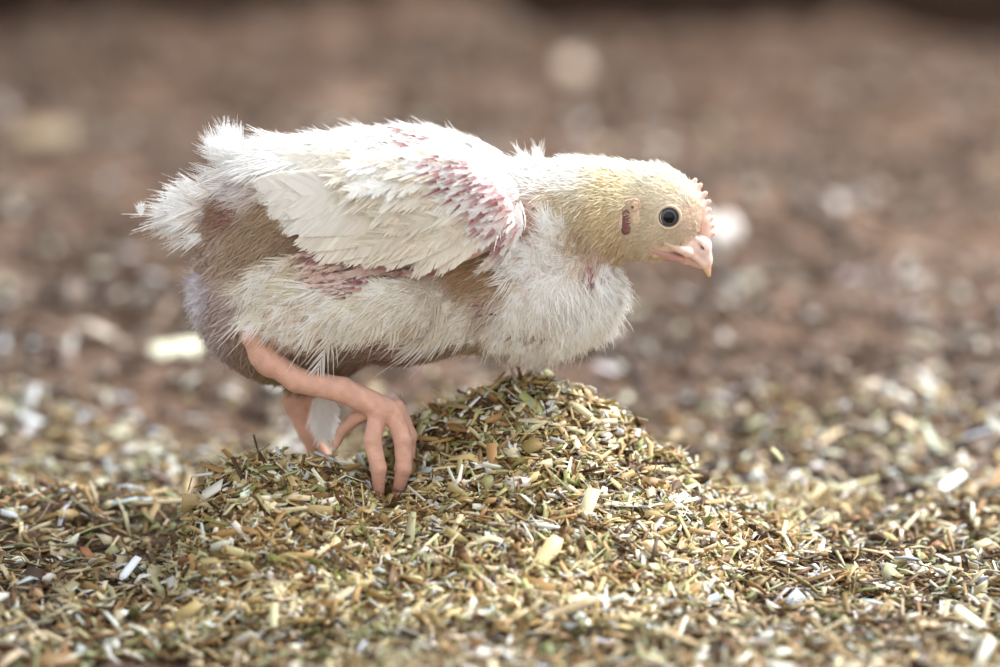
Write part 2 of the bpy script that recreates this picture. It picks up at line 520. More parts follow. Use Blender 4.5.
def mound_height(x, y):
    """hay heap, metres above the floor datum; x,y metres"""
    u = x / S + 500; d = y / S
    def g(cu, cd_, su, sd_, a, p=2.0):
        e = np.abs((u - cu) / su) ** p + np.abs((d - cd_) / sd_) ** 2
        return a * np.exp(-e)
    px = S / CP
    ca = np.interp(u, [225, 280, 330, 370, 400, 420, 440, 480, 530, 570, 600, 650, 700, 750, 800, 850, 900],
                   [0, 36, 64, 84, 108, 128, 138, 154, 171, 153, 131, 96, 64, 37, 17, 6, 0])
    cb = np.interp(u, [180, 205, 222, 250, 300, 340, 380, 420, 520, 600, 700, 800], [0, 36, 84, 102, 106, 92, 68, 58, 58, 46, 20, 0])
    ta = (d - 12) / np.where(d > 12, 80, 165); tb = (d + 62) / np.where(d > -62, 48, 150)
    A = ca * px * np.exp(-np.abs(ta) ** 1.6); B = cb * px * np.exp(-np.abs(tb) ** 2.2)
    k = 0.006
    h = np.maximum(A, B) + k * np.exp(-np.abs(A - B) / k) * np.minimum(1, np.minimum(A, B) / 0.02)
    h = h - g(462, -52, 42, 24, 24 * px)
    h = h - g(396, -62, 30, 30, 34 * px) - 0.002
    h = h + 0.006 * vnoise(x, y, 0.03, 31) + 0.004 * vnoise(x, y, 0.012, 32)
    return h

def ground(x, y):
    return np.maximum(base_height(x, y), mound_height(x, y))

# floor
def dirt_material():
    m, t, b = new_mat('barn_litter_soil')
    tcx = t.nodes.new('ShaderNodeTexCoord')
    n1 = t.nodes.new('ShaderNodeTexNoise'); n1.inputs['Scale'].default_value = 16; n1.inputs['Detail'].default_value = 8; n1.inputs['Roughness'].default_value = 0.7
    r1 = t.nodes.new('ShaderNodeValToRGB')
    els = r1.color_ramp.elements
    els[0].position = 0.30; els[0].color = (*lin((54, 40, 33)), 1)
    els[1].position = 0.72; els[1].color = (*lin((140, 117, 102)), 1)
    e = els.new(0.5); e.color = (*lin((98, 77, 62)), 1)
    t.links.new(tcx.outputs['Object'], n1.inputs[0]); t.links.new(n1.outputs[0], r1.inputs[0])
    t.links.new(r1.outputs[0], b.inputs['Base Color'])
    b.inputs['Roughness'].default_value = 0.9; b.inputs['Specular IOR Level'].default_value = 0.2
    n2 = t.nodes.new('ShaderNodeTexNoise'); n2.inputs['Scale'].default_value = 160; n2.inputs['Detail'].default_value = 6
    bp = t.nodes.new('ShaderNodeBump'); bp.inputs['Strength'].default_value = 0.7; bp.inputs['Distance'].default_value = 0.004
    t.links.new(tcx.outputs['Object'], n2.inputs[0]); t.links.new(n2.outputs[0], bp.inputs['Height']); t.links.new(bp.outputs[0], b.inputs['Normal'])
    return m
M_dirt = dirt_material()

def heightgrid(name, xs, ys, hf, mat, drop=0.0):
    X, Y = np.meshgrid(xs, ys, indexing='ij')
    Z = hf(X, Y) - drop
    nx, ny = X.shape
    i = np.arange(nx * ny).reshape(nx, ny)
    q = np.stack([i[:-1, :-1], i[1:, :-1], i[1:, 1:], i[:-1, 1:]], -1).reshape(-1, 4)
    return np.stack([X, Y, Z], -1).reshape(-1, 3), q
xs = np.concatenate([np.arange(-2.2, -0.7, 0.02), np.arange(-0.7, 0.7, 0.008), np.arange(0.7, 2.21, 0.02)])
ys = np.concatenate([np.arange(-1.2, -0.4, 0.03), np.arange(-0.4, 1.6, 0.008), np.arange(1.6, 2.7, 0.012)])
v, q = heightgrid('floor', xs, ys, base_height, M_dirt)
fl = make_mesh('floor', v, q, 4, M_dirt); tag(fl, kind='structure')

# dark wall at the far edge of the barn floor
def wall():
    m, t, b = new_mat('dark_barn_wall')
    n1 = t.nodes.new('ShaderNodeTexNoise'); n1.inputs['Scale'].default_value = 5; n1.inputs['Detail'].default_value = 5
    r1 = t.nodes.new('ShaderNodeValToRGB'); tcx = t.nodes.new('ShaderNodeTexCoord')
    r1.color_ramp.elements[0].color = (*lin((46, 34, 28)), 1); r1.color_ramp.elements[1].color = (*lin((84, 66, 54)), 1)
    t.links.new(tcx.outputs['Object'], n1.inputs[0]); t.links.new(n1.outputs[0], r1.inputs[0]); t.links.new(r1.outputs[0], b.inputs['Base Color'])
    b.inputs['Roughness'].default_value = 0.85
    x0, x1, ya, yb, z0, z1 = -2.2, 2.2, 2.34, 1.84, -0.05, 0.6
    c = np.array([[x0, ya, z0], [x1, yb, z0], [x1, yb + .12, z0], [x0, ya + .12, z0],
                  [x0, ya, z1], [x1, yb, z1], [x1, yb + .12, z1], [x0, ya + .12, z1]])
    f = np.array([[0, 1, 5, 4], [1, 2, 6, 5], [2, 3, 7, 6], [3, 0, 4, 7], [4, 5, 6, 7], [3, 2, 1, 0]])
    o = make_mesh('wall_back', c, f, 4, m, smooth=False); tag(o, kind='structure')
wall()

# ------------------------------------------------------------------ hay chips
def chips(cen, nor, dirv, L, wd, th, bend, col, seg=2):
    """curved little slabs with real thickness"""
    n = len(cen)
    T = nrm(dirv - (dirv * nor).sum(-1, keepdims=True) * nor); B = np.cross(nor, T)
    secs = []; e0 = rng.uniform(0.2, 1, n); e1 = rng.uniform(0.5, 1, n)
    for t in np.linspace(-1, 1, seg + 1):
        c = cen + T * (t * L / 2)[:, None] + nor * (bend * (1 - t * t))[:, None]
        tw = np.ones(n) if abs(t) < 0.9 else (e0 if t < 0 else e1)
        a = B * (wd / 2 * tw)[:, None]; h = nor * (th / 2)[:, None]
        secs += [c - a - h, c + a - h, c + a + h, c - a + h]
    V = np.stack(secs, 1).reshape(-1, 3)
    k = 4 * (seg + 1)
    q = []
    for i in range(seg):
        o = 4 * i
        for a, b in ((0, 1), (1, 2), (2, 3), (3, 0)): q.append([o + a, o + b, o + 4 + b, o + 4 + a])
    q.append([3, 2, 1, 0]); q.append([4 * seg + i for i in range(4)])
    Q = ((np.arange(n) * k)[:, None, None] + np.array(q)[None]).reshape(-1, 4)
    return V, Q, np.repeat(col, k, 0)

def palette(n, cols, wts, jit=0.13, cj=0.035, dim=1.0):
    cols = np.array([lin(c) for c in cols]) * dim; wts = np.array(wts, float); wts /= wts.sum()
    i = rng.choice(len(cols), n, p=wts)
    return np.clip(cols[i] * (1 + jit * rng.normal(size=(n, 1))) * (1 + cj * rng.normal(size=(n, 3))), 0.01, 0.98)

def hnormal(hf, x, y, e=0.004):
    dx = (hf(x + e, y) - hf(x - e, y)) / (2 * e); dy = (hf(x, y + e) - hf(x, y - e)) / (2 * e)
    return nrm(np.stack([-dx, -dy, np.ones_like(dx)], -1))

def scatter(x, y, hf, Lm, Ls, wm, depth, tilt, cols, wts, aspect_th=0.14, flow=None, jit=0.13, dim=0.82):
    n = len(x)
    z = hf(x, y); N = hnormal(hf, x, y)
    L = np.clip(Lm * np.exp(Ls * rng.normal(size=n)), Lm * 0.25, Lm * 3.0)
    wd = wm * np.exp(0.6 * rng.normal(size=n)); wd = np.minimum(wd, L * 0.7)
    th = np.clip(wd * aspect_th, 0.00018, 0.0008)
    nn = nrm(N + tilt * rng.normal(size=(n, 3)))
    a = rng.random(n) * 2 * math.pi
    if flow is not None: a = flow + 0.7 * rng.normal(size=n)
    d = np.stack([np.cos(a), np.sin(a), np.zeros(n)], -1)
    cen = np.stack([x, y, z], -1) + N * (rng.random(n)[:, None] * depth + 0.0005)
    bend = L * 0.10 * rng.normal(size=n)
    return chips(cen, nn, d, L, wd, th, bend, palette(n, cols, wts, jit, dim=dim))

HAY = [(212, 186, 132), (236, 220, 176), (250, 244, 224), (176, 142, 86), (132, 98, 54), (140, 138, 74), (188, 182, 124), (214, 216, 214), (88, 62, 34), (184, 144, 92)]
HAYW = [5, 5, 3.4, 4, 3.6, 1.6, 2.2, 1.2, 3.4, 1.8]

# hay mound: packed core with a thick coat of chips
mx0, mx1, my0, my1 = (150 - 500) * S, (900 - 500) * S, -0.155, 0.115
v, q = heightgrid('m', np.arange(mx0, mx1, 0.003), np.arange(my0, my1, 0.003), lambda a, b: np.where(mound_height(a, b) > base_height(a, b) - 0.004, mound_height(a, b), base_height(a, b) - 0.01), None, 0.003)
core = (v, q, np.tile(lin((46, 34, 22)), (len(v), 1)))
NM = 46000
x = rng.uniform(mx0, mx1, NM * 2); y = rng.uniform(my0, my1, NM * 2)
keep = mound_height(x, y) > base_height(x, y) + 0.001
x, y = x[keep][:NM], y[keep][:NM]
hp = scatter(x, y, ground, 0.0085, 0.55, 0.0017, 0.010, 0.5, HAY, HAYW, dim=0.70)
# a few hundred longer stalks
k = rng.choice(len(x), 1500, replace=False)
hs = scatter(x[k], y[k], lambda a, b: ground(a, b) + 0.003, 0.014, 0.3, 0.0022, 0.005, 0.2, HAY, HAYW, dim=0.8)
k = rng.choice(len(x), 1300, replace=False)
hb = scatter(x[k], y[k], lambda a, b: ground(a, b) + 0.004, 0.012, 0.3, 0.0032, 0.004, 0.45, HAY[:5] + HAY[6:8], HAYW[:5] + HAYW[6:8], dim=0.85)
V, Q, Cc = merge([core, hp, hs, hb])
hm = make_mesh('hay_mound', V, Q, 4, M_chip, None, Cc, smooth=False)
tag(hm, 'heaped mound of chopped straw and hay under the scratching chick', 'hay', kind='stuff')

# loose hay over the near floor
HAYB = [(184, 158, 112), (214, 198, 160), (234, 230, 216), (150, 120, 76), (114, 84, 50), (126, 126, 80), (168, 164, 122), (192, 198, 202), (80, 58, 36), (158, 116, 72)]
NN = 84000
x = rng.uniform(-0.58, 0.58, NN); y = -0.36 + 0.98 * rng.random(NN) ** 1.15
keep = (mound_height(x, y) < base_height(x, y) + 0.004)
fade = np.clip((0.38 - y) / 0.30, 0, 1)
keep &= rng.random(NN) < fade
x, y = x[keep], y[keep]
V, Q, Cc = scatter(x, y, base_height, 0.0095, 0.55, 0.0020, 0.008, 0.42, HAYB, HAYW, dim=0.76)
V2, Q2, C2 = scatter(x[:900], y[:900], lambda a, b: base_height(a, b) + 0.004, 0.022, 0.3, 0.0026, 0.004, 0.25, HAYB, HAYW, dim=0.62)
V, Q, Cc = merge([(V, Q, Cc), (V2, Q2, C2)])
hl = make_mesh('loose_hay', V, Q, 4, M_chip, None, Cc, smooth=False)
tag(hl, 'loose chopped straw and hay strewn over the floor around the mound', 'hay', kind='stuff')

# brown litter crumbs and pale shavings further back
LIT = [(110, 89, 75), (128, 108, 93), (86, 66, 53), (60, 45, 36), (150, 131, 117), (186, 174, 160), (120, 92, 72), (228, 224, 216)]
LITW = [5, 5, 4, 4, 3, 1.2, 3, 0.25]
NL = 70000
x = rng.uniform(-1.0, 1.0, NL); y = 0.10 + 2.4 * rng.random(NL) ** 1.3
keep = (np.abs(x) < 0.28 + 0.17 * (y + 1.8)) & (y < 1.99 - 0.1 * np.maximum(x, 0))
x, y = x[keep], y[keep]
cl = vnoise(x, y, 0.09, 41) + vnoise(x, y, 0.03, 42)
keep = rng.random(len(x)) < np.clip(0.6 + 1.2 * cl, 0.1, 1)
x, y = x[keep], y[keep]
V, Q, Cc = scatter(x, y, base_height, 0.011, 0.5, 0.0045, 0.006, 0.4, LIT, LITW, dim=0.68)
# paler shavings that pick up the light
n2 = 1300
x2 = rng.uniform(-0.9, 0.9, n2); y2 = 0.15 + 1.3 * rng.random(n2) ** 2.0
V2, Q2, C2 = scatter(x2, y2, lambda a, b: base_height(a, b) + 0.004, 0.012, 0.4, 0.0055, 0.003, 0.3, [(244, 240, 230), (236, 228, 204), (225, 232, 240), (228, 226, 190)], [3, 3, 1.5, 1.5], dim=0.62)
V, Q, Cc = merge([(V, Q, Cc), (V2, Q2, C2)])
lt = make_mesh('floor_litter', V, Q, 4, M_chip, None, Cc, smooth=False)
tag(lt, 'brown crumbly litter and pale wood shavings covering the barn floor behind', 'litter', kind='stuff')

# ------------------------------------------------------------------ single shavings that stand out
def floor_point(px, py):
    ys_ = np.linspace(-0.3, 3.2, 3500)
    for yy in ys_:
        p = on_plane(px, py, yy)
        if p[2] <= float(ground(np.array([p[0]]), np.array([yy]))[0]): return p
    return p
def shaving(name, px, py, L, wd, ang, nor, col, label, cat, group=None, lift=0.004, seg=6, th=0.0008, bend=0.0, floaty=None):
    p = floor_point(px, py) if floaty is None else on_plane(px, py, floaty)
    if floaty is None: p = p + np.array([0, 0, lift])
    a = math.radians(ang)
    nn = nrm(np.array([nor], float))
    V, Q, Cc = chips(np.zeros((1, 3)), nn, np.array([[math.cos(a), math.sin(a), 0.0]]) if len(nor) == 3 and abs(nor[2]) > 0.3 else np.array([[math.cos(a), 0, math.sin(a)]]),
                     np.array([L]), np.array([wd]), np.array([th]), np.array([bend]), np.array([lin(col)]), seg=seg)
    o = make_mesh(name, V, Q, 4, M_chip, None, Cc, smooth=False); o.location = p.tolist()
    return tag(o, label, cat, group)
shaving('wood_shaving', 946, 493, 0.030, 0.006, 52, (0.1, -0.5, 1), (252, 252, 250), 'bright white wood shaving lying on the litter at the right', 'wood shaving')
shaving('wood_shaving', 174, 358, 0.034, 0.016, 12, (0, -0.6, 1), (246, 244, 214), 'blurred pale oval shaving on the litter left of the chick belly', 'wood shaving', th=0.002)
shaving('wood_shaving', 421, 476, 0.0105, 0.0075, -40, (0.4, -0.9, 0.7), (252, 252, 250), 'small white square shaving beside the chick toes on the mound', 'wood shaving', lift=0.009)
shaving('wood_shaving', 42, 147, 0.05, 0.026, 10, (0, -0.9, 1), (150, 132, 106), 'blurred tan shaving far behind at the upper left', 'wood shaving', th=0.003, lift=0.008)
shaving('wood_shaving', 572, 75, 0.022, 0.022, 30, (0, -1.0, 1), (200, 180, 160), 'blurred pale shaving far behind above the chick', 'wood shaving', th=0.003, lift=0.008)
shaving('wood_shaving', 723, 246, 0.022, 0.020, 30, (0, -1.0, 1), (212, 204, 196), 'blurred white shaving behind the tip of the beak', 'wood shaving', th=0.003, lift=0.0115)
shaving('wood_shaving', 130, 592, 0.015, 0.004, 62, (-0.1, -0.8, 1), (236, 240, 248), 'white sliver lying in the hay at the lower left', 'wood shaving', lift=0.0115)
shaving('wood_shaving', 968, 642, 0.016, 0.0045, -55, (-0.1, -0.9, 1), (240, 232, 205), 'cream sliver standing in the hay at the lower right corner', 'wood shaving', lift=0.0115)
shaving('straw_stalk', 170, 524, 0.050, 0.0028, 4, (0, -0.5, 1), (178, 160, 128), 'long grey straw stalk lying across the hay left of the mound', 'straw', lift=0.0115)
shaving('straw_stalk', 545, 582, 0.026, 0.008, 72, (0.1, -0.8, 0.8), (226, 204, 150), 'wide tan straw blade lying on the front of the mound', 'straw', lift=0.0115)
shaving('straw_stalk', 560, 637, 0.036, 0.0045, 30, (0.0, -0.8, 0.8), (168, 148, 118), 'greyish straw stalk near the bottom edge of the mound', 'straw', lift=0.0115)

# flying straw flake: thin curved blade in the air
def flake():
    V, Q, Cc = chips(np.zeros((1, 3)), nrm(np.array([[0.5, -0.8, 0.5]])), np.array([[0.55, 0, -0.8]]), np.array([0.0085]), np.array([0.0018]), np.array([0.0003]), np.array([0.0008]), np.array([lin((222, 220, 170))]), seg=6)
    o = make_mesh('straw_flake', V, Q, 4, M_chip, None, Cc, smooth=False); o.location = on_plane(777, 455, 0.06).tolist()
    tag(o, 'tiny straw flake flying in the air right of the mound', 'straw')
flake()

# ================================================================== THE CHICK
root = bpy.data.objects.new('chicken', None); C.objects.link(root)
rp0 = W(P(360, 480, 0)); root.location = rp0.tolist()
tag(root, 'young white half-feathered chicken scratching with one raised foot on the hay mound', 'chicken')
class Holder: pass
def adopt(o):
    """keep parts where they were built although the root sits at the chick's feet"""
    if o.parent is root:
        o.matrix_parent_inverse.identity()
        o.location = (-rp0).tolist()
    return o

body, bv, bq = sculpt('body', sd_body, (165, -110, -515), (725, 110, -135), 2.2, M_skin, root, body_color)
adopt(body)

# --- sampling the body surface
def sample_surface(v, q, n):
    a, b, c, d = v[q[:, 0]], v[q[:, 1]], v[q[:, 2]], v[q[:, 3]]
    ar = np.linalg.norm(np.cross(b - a, c - a), axis=1) + np.linalg.norm(np.cross(c - a, d - a), axis=1)
    i = rng.choice(len(q), n, p=ar / ar.sum())
    s, t = rng.random((n, 1)), rng.random((n, 1))
    return a[i] * (1 - s) * (1 - t) + b[i] * s * (1 - t) + c[i] * s * t + d[i] * (1 - s) * t

def face_free(p):
    """False inside eye, ear and beak areas"""
    v = -p[:, 2] + np.abs(p[:, 1]) * SP; u = p[:, 0]
    e = np.hypot(u - 666, v - 219) > 12.5
    r = (np.hypot((u - 623.5) / 5.5, (v - 223) / 12) > 1) & (np.hypot(u - 631, v - 209) > 5.5)
    b = ~((u > 684) & (v > 236))
    c = ~((u > 652) & (v > 247) & (v < 258))
    return e & r & b & c

def surf_tangent(p, N, ca, sa, spread=0.25):
    T = np.stack([ca, np.zeros(len(p)), sa], 1)
    T = T + spread * rng.normal(size=T.shape)
    T = T - (T * N).sum(1, keepdims=True) * N
    return nrm(T)

# --- down over the whole body
NS = 175000
p = sample_surface(bv, bq, NS)
ph = sample_surface(bv, bq, 330000); p = np.concatenate([p, ph[(ph[:, 0] > 560) & (-ph[:, 2] < 262)]])
lw = leg_weight(p); p = p[lw < 0.5]
dn = np.empty((len(p), 3)); par = np.empty((len(p), 5)); sk = np.empty((len(p), 3))
for i in range(0, len(p), 20000):
    dn[i:i + 20000], sk[i:i + 20000], par[i:i + 20000] = coat(p[i:i + 20000])
keep = (rng.random(len(p)) < par[:, 1]) & face_free(p) & (sd_wing(p) > 0)
p, dn, sk, par = p[keep], dn[keep], sk[keep], par[keep]
N = grad(sd_body, p)
T = surf_tangent(p, N, par[:, 2], par[:, 3], 0.22)
L = par[:, 0] * np.exp(0.25 * rng.normal(size=len(p)))
lift = par[:, 4] * np.exp(0.3 * rng.normal(size=len(p)))
P1 = p + T * (L * 0.45)[:, None] + N * (L * lift * 0.75)[:, None]
P2 = p + T * (L * 0.9)[:, None] + N * (L * lift * 0.8)[:, None] + 0.12 * L[:, None] * rng.normal(size=p.shape)
Nr = nrm(N + 0.5 * rng.normal(size=N.shape))
lum = (1 + 0.10 * rng.normal(size=(len(p), 1)))
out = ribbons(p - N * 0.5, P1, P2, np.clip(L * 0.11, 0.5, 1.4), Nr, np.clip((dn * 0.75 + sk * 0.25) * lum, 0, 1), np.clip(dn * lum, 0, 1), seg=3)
o = emit('down', [out], M_down, root); adopt(o); o['label'] = 'soft white, cream and tan down over the skin'

# --- helper: scatter small contour feathers by photo polygons (on both sides)
T_small = [feather_template(13, 0.24, s, ang=38, fray=0.18, gap=0.95) for s in range(4)]
T_fluff = [feather_template(15, 0.30, 10 + s, ang=34, fray=0.3, gap=0.55) for s in range(4)]
T_narrow = [feather_template(12, 0.10, 20 + s, ang=28, fray=0.12, gap=1.0) for s in range(3)]
T_vane = [feather_template(44, 0.20, 30 + s, ang=44, fray=0.04, gap=1.35) for s in range(3)]

def in_poly(px, py, poly):
    poly = np.array(poly, float); r = np.zeros(len(px), bool); j = len(poly) - 1
    for i in range(len(poly)):
        xi, yi = poly[i]; xj, yj = poly[j]
        c = ((yi > py) != (yj > py)) & (px < (xj - xi) * (py - yi) / (yj - yi + 1e-9) + xi)
        r ^= c; j = i
    return r

def hits(px, py, f):
    n = len(px)
    p = np.stack([px, np.full(n, -140.0), -(py - 140 * SP)], 1)
    dr = nrm(np.array([0, 1.0, -SP])); t = np.zeros(n)
    for _ in range(90):
        d = f(p + dr * t[:, None]); t = t + np.maximum(d * 0.75, 0.0)
        t = np.minimum(t, 300)
    q = p + dr * t[:, None]
    return q, f(q) < 0.6

def coat_feathers(poly, n, length, ang, cols, base=None, f=sd_body, tmpl=T_small, spread=0.2, off=1.2, tipoff=2.5, both=True, wj=0.25, zw=0.02, angf=None, colf=None):
    poly = np.array(poly, float)
    lo, hi = poly.min(0), poly.max(0)
    px = rng.uniform(lo[0], hi[0], n * 4); py = rng.uniform(lo[1], hi[1], n * 4)
    m = in_poly(px, py, poly); px, py = px[m][:n], py[m][:n]
    p, ok = hits(px, py, f); p = p[ok]; px = px[ok]; py = py[ok]; n = len(p)
    N = grad(f, p)
    a = np.radians(ang + np.zeros(n)) if angf is None else np.radians(angf(px, py))
    T = surf_tangent(p, N, np.cos(a), np.sin(a), spread)
    L = length * np.exp(wj * rng.normal(size=n))
    P0 = p + N * off
    P1 = project(f, p + T * (L * 0.5)[:, None], off + 1.5, 2)
    P2 = project(f, p + T * L[:, None], off + tipoff, 2)
    P2 = P2 + N * (rng.random(n) * tipoff)[:, None]
    if colf is None:
        tip = palette(n, cols, [1] * len(cols), 0.03, 0.0)
        bs = palette(n, base or cols, [1] * len(base or cols), 0.05, 0.0)
    else: tip, bs = colf(px, py)
    res = []
    for k, tm in enumerate(tmpl):
        s = slice(k, None, len(tmpl))
        if len(P0[s]) == 0: continue
        r_ = feathers(P0[s], P1[s], P2[s], N[s], L[s], tm, bs[s], tip[s], zwave=zw, seed=k)
        res.append(r_)
        if both: res.append((mirror(r_[0]), r_[1][:, ::-1], r_[2]))
    return res

def quills(poly, n, L, ang, f=sd_body, off=4, both=True, wdt=2.0, cols=((158, 96, 100), (138, 76, 78), (184, 126, 126))):
    poly = np.array(poly, float); lo, hi = poly.min(0), poly.max(0)
    px = rng.uniform(lo[0], hi[0], n * 5); py = rng.uniform(lo[1], hi[1], n * 5)
    m = in_poly(px, py, poly); px, py = px[m][:n], py[m][:n]
    p, ok = hits(px, py, f); p = p[ok]; n = len(p); px, py = px[ok], py[ok]
    N = grad(f, p); a = np.radians(ang(px, py) if callable(ang) else ang + np.zeros(n))
    T = surf_tangent(p, N, np.cos(a), np.sin(a), 0.15)
    l = L * np.exp(0.3 * rng.normal(size=n)); o_ = off + rng.random(n) * 1.5
    c0 = palette(n, cols, [1] * len(cols), 0.08, 0)
    P0 = p + N * (o_ - 1)[:, None]; P1 = p + N * (o_ + 0.8)[:, None] + T * (l / 2)[:, None]; P2 = p + N * o_[:, None] + T * l[:, None]
    r_ = ribbons(P0, P1, P2, np.full(n, wdt) * np.exp(0.25 * rng.normal(size=n)), N, c0, c0 * 0.6 + 0.3, seg=4, taper=0.1)
    return [r_] + ([(mirror(r_[0]), r_[1][:, ::-1], r_[2])] if both else [])

WHITE = [(255, 255, 253), (250, 248, 244), (252, 250, 246)]
CREAM = [(244, 238, 224), (249, 245, 236), (239, 231, 216)]
PINKB = [(196, 140, 142), (172, 108, 112), (214, 172, 168)]

# breast: fluffy white patch, tuft pointing up at the neck, fringe hanging down
def breast_ang(px, py):
    up = np.clip((275 - py) / 35, 0, 1) * (px < 588)
    base = 258 + (px - 520) * 0.28
    return base * (1 - up) + 118 * up
b = []
b += coat_feathers([(526, 246), (560, 238), (586, 252), (590, 300), (560, 330), (505, 330), (492, 318), (515, 285)], 190, 26, 0, WHITE, WHITE, tmpl=T_fluff, angf=breast_ang, spread=0.3)
b += coat_feathers([(590, 262), (618, 262), (626, 290), (606, 330), (570, 358), (545, 356), (560, 320), (585, 300)], 210, 24, 0, WHITE, WHITE, tmpl=T_fluff, angf=breast_ang, spread=0.35, tipoff=5)
b += coat_feathers([(488, 318), (520, 318), (565, 340), (560, 362), (520, 352), (486, 338)], 60, 20, 0, CREAM + WHITE, [(190, 160, 140)], tmpl=T_fluff, angf=breast_ang, spread=0.35, tipoff=4)
b += coat_feathers([(585, 255), (618, 258), (600, 285), (578, 292)], 22, 26, 240, WHITE, PINKB, tmpl=T_narrow, spread=0.2)
b += quills([(574, 262), (612, 262), (600, 284), (578, 288)], 16, 11, 245, off=4.5, wdt=1.6)
b += quills([(478, 300), (500, 300), (500, 318), (480, 318)], 8, 10, 190, off=5)
b += quills([(495, 325), (545, 330), (540, 348), (498, 345)], 18, 11, 235, off=5, wdt=2.2, cols=((150, 104, 100), (130, 84, 82)))
o = emit('breast_feathers', b, M_vane, root); adopt(o); o['label'] = 'fluffy white breast feathers'

# flank and thigh feathers
b = []
b += coat_feathers([(362, 284), (425, 280), (478, 308), (482, 326), (430, 326), (372, 325), (345, 300)], 130, 30, 205, WHITE + CREAM, CREAM, tmpl=T_fluff, spread=0.3)
b += coat_feathers([(262, 262), (310, 250), (360, 290), (372, 322), (310, 330), (255, 305)], 100, 28, 215, CREAM + WHITE, [(226, 210, 182)], tmpl=T_fluff, spread=0.2)
b += coat_feathers([(312, 250), (368, 258), (372, 285), (350, 300), (335, 285)], 60, 20, 200, [(246, 226, 214)], PINKB + [(150, 84, 90)], tmpl=T_narrow, spread=0.12, off=3.5, tipoff=4)
b += coat_feathers([(262, 300), (300, 300), (322, 338), (318, 345), (290, 332)], 34, 13, 265, WHITE, [(225, 190, 180)], tmpl=T_fluff, spread=0.25)
b += quills([(300, 246), (366, 254), (376, 284), (352, 302), (326, 286)], 85, 12, 202, off=6.5, wdt=2.8)
b += quills([(372, 346), (440, 340), (470, 348), (420, 364), (378, 380)], 90, 9, 212, off=3, wdt=1.4, cols=((138, 84, 84), (160, 108, 100)))
b += quills([(222, 205), (240, 200), (246, 225), (228, 232)], 24, 8, 200, off=5, wdt=1.6, cols=((150, 90, 66), (130, 74, 56)))
o = emit('thigh_feathers', b, M_vane, root); adopt(o); o['label'] = 'cream feathers over flank and thigh with pink quills'

# back feathers and the raised wisps
b = []
b += coat_feathers([(262, 150), (340, 132), (440, 132), (520, 156), (530, 185), (440, 160), (330, 158), (262, 172)], 170, 30, 180, WHITE, WHITE, tmpl=T_fluff, spread=0.25, tipoff=6)
b += coat_feathers([(325, 134), (368, 132), (368, 142), (325, 144)], 12, 20, 120, WHITE, WHITE, tmpl=T_fluff, spread=0.4, tipoff=12)
b += coat_feathers([(524, 164), (550, 162), (550, 172), (526, 174)], 5, 14, 115, WHITE, WHITE, tmpl=T_fluff, spread=0.4, tipoff=10)
o = emit('back_feathers', b, M_vane, root); adopt(o); o['label'] = 'raised white feathers along the back'

# tail: a fan of brush-like feathers plus an upright tuft
def free_feather(r, tip, hw_t, cb, ct, bend=(0, 0, 0), N=(0, -1, 0.1), zw=0.03, seed=0):
    P0 = np.array([r], float); P2 = np.array([tip], float); P1 = (P0 + P2) / 2 + np.array([bend], float)
    L = np.linalg.norm(P2 - P0, axis=1)
    return feathers(P0, P1, P2, nrm(np.array([N], float)), L, hw_t, np.array([lin(cb)]), np.array([lin(ct)]), zwave=zw, seed=seed)
tail = bpy.data.objects.new('tail', None)
tl = []
T_tail = [feather_template(22, 0.17, 60 + s, ang=30, fray=0.2, gap=0.9) for s in range(3)]
ti = 0
for d in np.linspace(-26, 26, 7):
    for a, (ry, tx, ty) in enumerate([(200, 188, 192), (206, 170, 202), (212, 162, 214), (219, 166, 226), (226, 182, 238), (236, 206, 258)]):
        ti += 1
        j = rng.normal(size=4) * 4
        rr = at_depth(232 + j[0], ry + j[1] * .5, d * 0.5); tt = at_depth(tx + j[2] + abs(d) * .3, ty + j[3], d * 1.3)
        tl.append(free_feather(rr, tt, T_tail[ti % 3], (232, 206, 182), (254, 254, 254), bend=(0, 0, 3), N=(0.1, -1 if d <= 0 else 1, 0.25), zw=0.05, seed=ti))
tail_o = emit('tail_feathers', tl, M_vane, root); adopt(tail_o); tail_o['label'] = 'short white brush of tail feathers'
tl = []
T_tuft = [feather_template(16, 0.26, 70 + s, ang=34, fray=0.3, gap=0.5) for s in range(3)]
for i in range(46):
    d = rng.uniform(-16, 16); a = rng.uniform(0, 1)
    r0 = at_depth(rng.uniform(234, 254), rng.uniform(156, 170), d)
    an = math.radians(rng.uniform(112, 165)); L = rng.uniform(20, 34)
    t0 = r0 + np.array([math.cos(an) * L, rng.normal() * 7, math.sin(an) * L * 0.95])
    tl.append(free_feather(r0, t0, T_tuft[i % 3], (250, 248, 246), (255, 255, 255), bend=(-3, 0, -2), zw=0.08, seed=i))
for i in range(40):
    d = rng.uniform(-26, 26)
    r0 = at_depth(rng.uniform(235, 275), rng.uniform(170, 190), d)
    t0 = r0 + np.array([-rng.uniform(20, 34), rng.normal() * 4, -rng.uniform(-4, 14)])
    tl.append(free_feather(r0, t0, T_tuft[i % 3], (236, 226, 220), (254, 254, 254), zw=0.06, seed=i))
o = emit('rump_feathers', tl, M_vane, root); adopt(o); o['label'] = 'upright fluffy white tuft above the tail'

tl = []
for i in range(16):
    r0 = at_depth(rng.uniform(312, 336), rng.uniform(388, 400), rng.uniform(14, 30))
    t0 = r0 + np.array([rng.uniform(-4, 4) + (326 - r0[0]) * 0.6, 0, -rng.uniform(26, 46)])
    tl.append(free_feather(r0, t0, T_small[i % 4], (246, 236, 232), (254, 252, 250), zw=0.04, seed=i))
o = emit('leg_feathers', tl, M_vane, root); adopt(o); o['label'] = 'white feathers hanging in front of the far leg'

